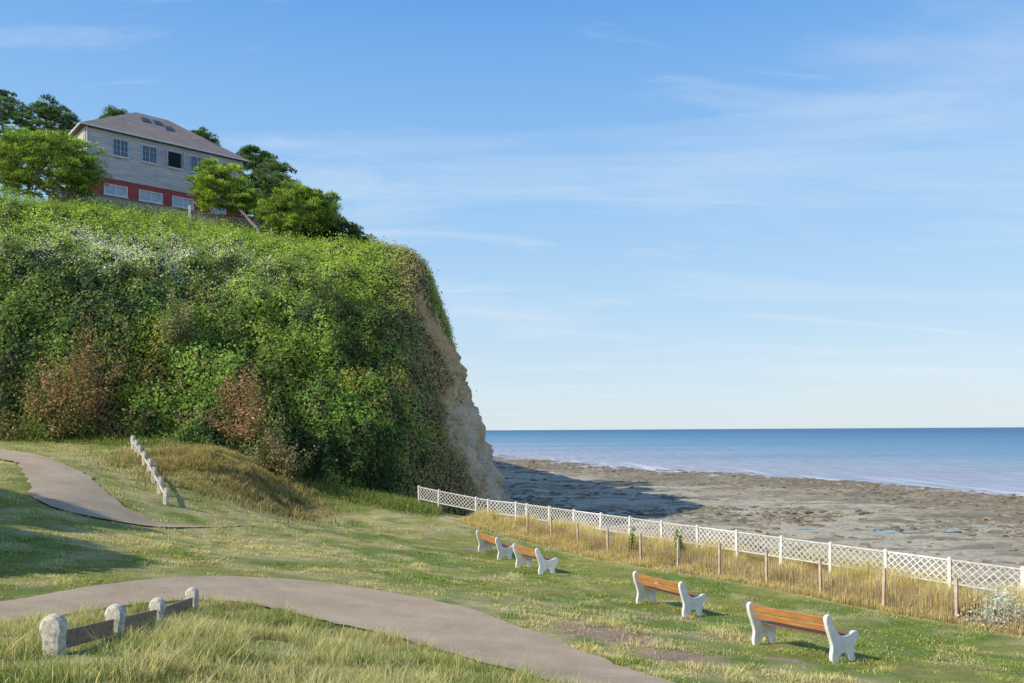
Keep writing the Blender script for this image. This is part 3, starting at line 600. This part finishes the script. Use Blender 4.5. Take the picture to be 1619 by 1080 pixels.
# ------------------------------------------------------------------ lattice fence
def latpts():
    p=[]; d=Vector((-.556,.83)); s=Vector((14.1,22))-d*6
    for i in range(17): p.append(s+d*2.0*i)
    q=[Vector(v) for v in ((0.2,42.9),(-1.3,43.7),(-2.0,44.2),(-4.2,45.4),(-5.4,46.1))]
    p=[v for v in p if v.y<42.2]; return p+q
LP=latpts(); e=empty('lattice_fence',(LP[0].x,LP[0].y,h1(LP[0].x,LP[0].y)),label='long white concrete lattice fence with capped posts above the beach',category='fence'); E0=e.location.copy()
def ztop(v):
    return -5.22+1.32 if v.y<43 else h1(v.x,v.y)+1.25
m=MB(); m.box((0,0,-.1),(.10,.10,2.1)); m.box((0,0,.985),(.14,.14,.06)); m.box((0,0,1.035),(.08,.08,.04)); me_lp=m.mesh('post')
for i,v in enumerate(LP):
    an=math.atan2(.83,-.556); zt=ztop(v)
    o=mobj('post',me_lp,M_white if i%3 else M_whitew,e,(v.x-E0.x,v.y-E0.y,zt-1.0-E0.z),an); o.rotation_euler[0]=random.uniform(-.02,.02); o.rotation_euler[1]=random.uniform(-.02,.02)
    if i<len(LP)-1:
        w=LP[i+1]; zt2=ztop(w); m=MB(); A=Vector((v.x,v.y,zt))-E0; C=Vector((w.x,w.y,zt2))-E0; dv=(C-A); Lh=dv.length; d=dv.normalized(); A=A+d*.055; C=C-d*.055; Lh-=.11
        pr=d.cross(Vector((0,0,1))).normalized(); hgt=.72; 
        m.beam(A-Vector((0,0,.03)),C-Vector((0,0,.03)),.05,.045); m.beam(A-Vector((0,0,hgt)),C-Vector((0,0,hgt)),.05,.045)
        n_=int(round(Lh/.235)); st=Lh/n_; hh=hgt-.07; run=3 if n_>4 else 2
        for s_ in (0,1):
            for j in range(-run,n_):
                x0=j*st; x1=(j+run)*st; a0=0.;a1=1.
                if x0<0: a0=-x0/(x1-x0)
                if x1>Lh: a1=(Lh-x0)/(x1-x0)
                if a1-a0<.05: continue
                f0,f1=(a0,a1) if s_==0 else (1-a0,1-a1)
                q0=A+d*(x0+(x1-x0)*a0)+Vector((0,0,-hgt+.03+hh*f0)); q1=A+d*(x0+(x1-x0)*a1)+Vector((0,0,-hgt+.03+hh*f1))
                o=pr*(.012 if s_ else -.012); m.beam(q0+o,q1+o,.02,.027,up=pr.cross(d))
        mobj('lattice_panel',m.mesh('lattice_panel'),M_whitew if i%4 else M_white,e)

# ------------------------------------------------------------------ paling fence
d=Vector((-.523,.852)); s0=Vector((11.7,21))-d*4.2; PF=[s0+d*2.1*i for i in range(13)]
e=empty('paling_fence',(PF[0].x,PF[0].y,h1(PF[0].x,PF[0].y)),label='low brown wooden paling fence with slim concrete posts',category='fence'); E0=e.location.copy()
m=MB(); m.box((0,0,.44),(.07,.07,1.46)); mep=m.mesh('post')
for i,v in enumerate(PF):
    z=h1(v.x,v.y); o=mobj('post',mep,M_rust,e,(v.x-E0.x,v.y-E0.y,z-E0.z),math.atan2(d.y,d.x)); o.rotation_euler[0]=random.uniform(-.03,.03); o.rotation_euler[1]=random.uniform(-.03,.03)
    if i<len(PF)-1:
        w=PF[i+1]; m=MB(); n_=16
        for j in range(1,n_):
            f=j/n_+random.uniform(-.008,.008); p=v.lerp(w,f); zz=h1(p.x,p.y); hh=.80+random.uniform(-.08,.05); lx=random.uniform(-.05,.05)
            a=Vector((p.x,p.y,zz-.03))-E0; b_=a+Vector((d.x*lx,d.y*lx,hh)); m.beam(a,b_,.024,.014,up=(d.y,-d.x,0))
        for wz in (.2,.62):
            a=Vector((v.x,v.y,z+wz))-E0; b_=Vector((w.x,w.y,h1(w.x,w.y)+wz))-E0; m.beam(a,b_,.010,.010)
        mobj('paling_panel',m.mesh('paling_panel'),M_pale,e)

# ------------------------------------------------------------------ house
def siding(name,c1,c2,pitch=.17):
    t=NT(name); c=t.N('ShaderNodeTexCoord'); sp=t.N('ShaderNodeSeparateXYZ'); t.L(c.outputs['Object'],sp.inputs[0]); fr=t.math('FRACT',t.math('DIVIDE',sp.outputs[2],pitch)); fl_=t.math('FLOOR',t.math('DIVIDE',sp.outputs[2],pitch))
    cb=t.N('ShaderNodeCombineXYZ'); t.L(t.math('MULTIPLY',sp.outputs[0],.6),cb.inputs[0]); t.L(t.math('MULTIPLY',fl_,3.7),cb.inputs[2]); n=t.noise(cb.outputs[0],1,4)
    col=t.ramp(n,[(.3,c1),(.7,c2)]); col=t.mix(t.ramp(fr,[(0,grey(.75)),(.2,grey(0))]),col,(.08,.08,.08)); t.color(col); t.rough(.8); t.bump(fr,.7,.03); return t.m
M_sid=siding('grey_weatherboard',(.42,.395,.395),(.62,.585,.57),.24); M_ter=siding('brown_grey_boards',(.33,.28,.24),(.50,.45,.40),.24)
M_red=simple('red_render',(.32,.06,.055),(.41,.09,.08),2,.8,.1)
M_cream=siding('cream_weatherboard',(.50,.44,.32),(.62,.56,.42),.24)
M_roof=siding('slate_roof',(.20,.165,.145),(.31,.26,.225),.2)
M_trim=simple('white_trim',(.66,.66,.64),(.78,.78,.76),5,.6,0)
M_blue=simple('pale_blue_frames',(.34,.42,.52),(.46,.54,.62),5,.6,0)
M_dgrey=simple('dark_metal_frame',(.08,.09,.10),(.12,.13,.14),5,.5,0)
g=NT('window_glass'); g.color((.03,.05,.08)); g.rough(.05); g.p.inputs['Specular IOR Level'].default_value=.9; M_glass=g.m
g=NT('dark_interior'); g.color((.02,.02,.02)); M_dark=g.m
M_curt=simple('curtained_glass',(.30,.34,.38),(.55,.58,.60),2,.3,0)
C0=(-39.7,74.3); A42=math.radians(42); HL=15.3; HD=8.2; zb=20.6
house=empty('house',(C0[0],C0[1],zb),A42,label='two storey grey weatherboard house with red ground floor and hipped roof',category='house')
zr,ze=24.15-zb,28.6-zb
def hbox(name,mat,x0,x1,y0,y1,z0,z1,par=house,**k):
    m=MB(); m.box(((x0+x1)/2,(y0+y1)/2,(z0+z1)/2),(x1-x0,y1-y0,z1-z0)); return mobj(name,m.mesh(name),mat,par,**k)
hbox('ground_floor_wall',M_red,.12,HL-.12,.12,HD-.1,0,zr)
hbox('upper_wall',M_sid,0,HL,0,HD,zr,ze)
hbox('side_wall_cladding',M_cream,-.03,-.003,.4,HD-.4,zr+.2,ze-.1)
ov=.45
rx0,rx1=HL/2-1.9,HL/2+1.3; rz=32.5-zb; v=[(-ov,-ov,ze),(HL+ov,-ov,ze),(HL+ov,HD+ov,ze),(-ov,HD+ov,ze),(rx0,HD/2,rz),(rx1,HD/2,rz),(-ov,-ov,ze-.12),(HL+ov,-ov,ze-.12),(HL+ov,HD+ov,ze-.12),(-ov,HD+ov,ze-.12)]
v=[(a,b,c+.13) for a,b,c in v]
m=MB(); m.v=v; m.f=[(0,1,5,4),(1,2,5),(2,3,4,5),(3,0,4),(6,7,1,0),(7,8,2,1),(8,9,3,2),(9,6,0,3),(9,8,7,6)]
roof=mobj('roof',m.mesh('roof'),M_roof,house)
m=MB(); m.box((HL/2,-ov-.05,ze+.05),(HL+2*ov,.1,.10)); mobj('gutter',m.mesh('gutter'),M_trim,house)
m=MB(); m.box((-ov-.05,HD/2,ze+.05),(.1,HD+2*ov-.1,.10)); mobj('gutter',m.mesh('gutter'),M_trim,house)
for xx in (.15,HL-.3):
    m=MB(); m.tube([(xx,-.12,ze),(xx,-.12,zr-.6),(xx,-.12,.2)],[.055]*3,6); mobj('downpipe',m.mesh('downpipe'),M_trim,house)
def window(x,z0,w,h,bars,fm,y=0.,gm=None,lab=None):
    e=bpy.data.objects.new('window',None); link(e,house); e.location=(x,y,z0)
    if lab: e['label']=lab
    t=.08; m=MB()
    m.box((0,-.03,t/2),(w,.12,t)); m.box((0,-.03,h-t/2),(w,.12,t)); m.box((-w/2+t/2,-.03,h/2),(t,.118,h-2*t)); m.box((w/2-t/2,-.03,h/2),(t,.118,h-2*t))
    for i in range(1,bars[0]+1):
        xx=-w/2+w*i/(bars[0]+1); m.box((xx,-.03,h/2),(.07 if i*2==bars[0]+1 else .03,.06,h-2*t))
    for i in range(1,bars[1]+1):
        m.box((0,-.031,h*i/(bars[1]+1)),(w-2*t,.05,.03))
    mobj('frame',m.mesh('frame'),fm,e)
    m=MB(); m.box((0,-.008,h/2),(w-2*t,.012,h-2*t)); mobj('glass',m.mesh('glass'),gm or M_glass,e)
    m=MB(); m.box((0,-.09,-.04),(w+.16,.22,.08)); mobj('sill',m.mesh('sill'),M_trim,e)
    return e
zw=26.4-zb
for x in (3.1,5.75,10.4,12.8): window(x,zw,1.42,1.65,(3,2),M_blue)
e=window(8.15,zw,1.42,1.65,(0,0),M_blue,gm=M_dark,lab='open window with a dark interior')
for xx in (-.92,.70):
    m=MB(); m.box((xx,-.42,.85),(.05,.62,1.5)); mobj('sash',m.mesh('sash'),M_blue,e)
for x,w in ((2.7,2.1),(5.9,2.2),(9.0,2.1)): window(x,22.6-zb,w,1.05,(3,0),M_trim,y=.12,gm=M_curt)
window(12.6,21.6-zb,1.6,2.1,(1,1),M_trim,y=.12,gm=M_curt)
hbox('bay',M_cream,-1.0,-.035,2.2,5.6,zr+.3,ze-1.0); hbox('bay_glazing',M_glass,-1.02,-1.003,2.5,5.3,zr+1.6,ze-1.35)
sl=(rz-ze)/(HD/2+ov); an=math.atan(sl)
for x,yy in ((6.3,2.9),(7.5,2.9),(8.4,2.3)):
    zz=ze+.13+(yy+ov)*sl; m=MB(); m.box((0,0,.03),(.85,.95,.09)); o=mobj('skylight',m.mesh('skylight'),M_dgrey,house,(x,yy,zz)); o.rotation_euler=(an,0,0)
    m=MB(); m.box((0,0,.085),(.66,.76,.012)); mobj('glass',m.mesh('glass'),M_glass,o)
w=empty('terrace_wall',(-40.5,71.2,20.3),A42,label='low brown grey board terrace wall in front of the house',category='wall')
hbox('boarding',M_ter,-.5,17.0,0,.25,-1.9,1.6,par=w); hbox('coping',M_wood,-.6,17.1,-.06,.31,1.603,1.69,par=w)
w=empty('retaining_wall',(-26.5,69.0,16.9),math.radians(20),label='stepped timber retaining wall below the terrace',category='wall')
hbox('boarding',M_ter,-1.0,5.6,0,.25,-1.5,1.95,par=w); hbox('coping',M_wood,-1.1,5.7,-.06,.31,1.953,2.04,par=w); hbox('post',M_trim,-1.35,-1.12,-.1,.2,-1.,2.6,par=w)

# ------------------------------------------------------------------ light, sky, camera
EL=math.radians(35.5); sdv=Vector((-.87,-.49,0)).normalized(); tosun=Vector((sdv.x*math.cos(EL),sdv.y*math.cos(EL),math.sin(EL)))
sun=bpy.data.lights.new('sun','SUN'); sun.energy=5.0; sun.angle=math.radians(.5); sun.color=(1,.935,.81)
so_=bpy.data.objects.new('sun',sun); link(so_); so_.rotation_euler=tosun.to_track_quat('Z','Y').to_euler(); so_.location=(-30,-20,40)
BS=.13
wd=bpy.data.worlds.new('World'); scene.world=wd; wd.use_nodes=True; nt=wd.node_tree; bg=nt.nodes['Background']; bg.inputs[1].default_value=BS
sk=nt.nodes.new('ShaderNodeTexSky'); sk.sky_type='NISHITA'; sk.sun_disc=False; sk.sun_elevation=EL; sk.sun_rotation=math.atan2(tosun.x,tosun.y)%(2*math.pi); sk.air_density=1.0; sk.dust_density=.5; sk.ozone_density=1.0
tc=nt.nodes.new('ShaderNodeTexCoord'); sp=nt.nodes.new('ShaderNodeSeparateXYZ'); nt.links.new(tc.outputs['Generated'],sp.inputs[0])
def wm(op,a,b):
    m=nt.nodes.new('ShaderNodeMath'); m.operation=op
    for i,v_ in ((0,a),(1,b)):
        if isinstance(v_,(int,float)): m.inputs[i].default_value=v_
        else: nt.links.new(v_,m.inputs[i])
    return m.outputs[0]
def wramp(fac,stops):
    r=nt.nodes.new('ShaderNodeValToRGB'); e=r.color_ramp.elements
    while len(e)<len(stops): e.new(.5)
    for i,(p,c) in enumerate(stops): e[i].position=p; e[i].color=(*c,1)
    nt.links.new(fac,r.inputs[0]); return r.outputs[0]
def wmix(f,a,b,mode='MIX'):
    m=nt.nodes.new('ShaderNodeMix'); m.data_type='RGBA'; m.blend_type=mode; m.clamp_result=False
    for i,v_ in ((0,f),(6,a),(7,b)):
        if isinstance(v_,(int,float)): m.inputs[i].default_value=v_
        elif isinstance(v_,tuple): m.inputs[i].default_value=(*v_,1)
        else: nt.links.new(v_,m.inputs[i])
    return m.outputs[2]
grad=wramp(sp.outputs[2],[(0,(.70,.81,.88)),(.06,(.62,.78,.91)),(.16,(.48,.71,.95)),(.29,(.33,.61,.96)),(.47,(.155,.41,.89)),(.8,(.06,.22,.66))])
grad=wmix(1.0,grad,(1/BS,1/BS,1/BS),'MULTIPLY')
base=wmix(.85,sk.outputs[0],grad)
zz=wm('ADD',wm('MAXIMUM',sp.outputs[2],0.),.12)
cb=nt.nodes.new('ShaderNodeCombineXYZ'); nt.links.new(wm('DIVIDE',sp.outputs[0],zz),cb.inputs[0]); nt.links.new(wm('DIVIDE',sp.outputs[1],zz),cb.inputs[1])
def cloud(rot,sc,loc,scale,lo,hi,mx_,dist=.7):
    mp_=nt.nodes.new('ShaderNodeMapping'); mp_.inputs['Rotation'].default_value=(0,0,math.radians(rot)); mp_.inputs['Scale'].default_value=sc; mp_.inputs['Location'].default_value=loc; nt.links.new(cb.outputs[0],mp_.inputs[0])
    no=nt.nodes.new('ShaderNodeTexNoise'); no.inputs['Scale'].default_value=scale; no.inputs['Detail'].default_value=10; no.inputs['Roughness'].default_value=.62; no.inputs['Distortion'].default_value=dist; nt.links.new(mp_.outputs[0],no.inputs[0])
    return wramp(no.outputs[0],[(lo,(0,0,0)),(hi,(mx_,)*3)])
f1=cloud(14,(.30,1.0,1),(3.1,1.7,0),1.2,.50,.80,.5); f2=cloud(-22,(.45,1.5,1),(7.3,4.2,0),1.7,.54,.78,.42,1.1)
fin=wmix(f1,base,(.80/BS,.87/BS,.95/BS)); fin=wmix(f2,fin,(.82/BS,.88/BS,.95/BS))
nt.links.new(fin,bg.inputs[0])
scene.view_settings.view_transform='Standard'; scene.view_settings.look='None'; scene.view_settings.exposure=0
cam=bpy.data.cameras.new('camera'); cam.lens=28; cam.sensor_width=36; cam.shift_y=.0865; cam.clip_end=80000; cam.clip_start=.1
co=bpy.data.objects.new('camera',cam); link(co); co.matrix_world=Matrix.Rotation(math.radians(90),4,'X')@Matrix.Rotation(-.0058,4,'Z'); scene.camera=co
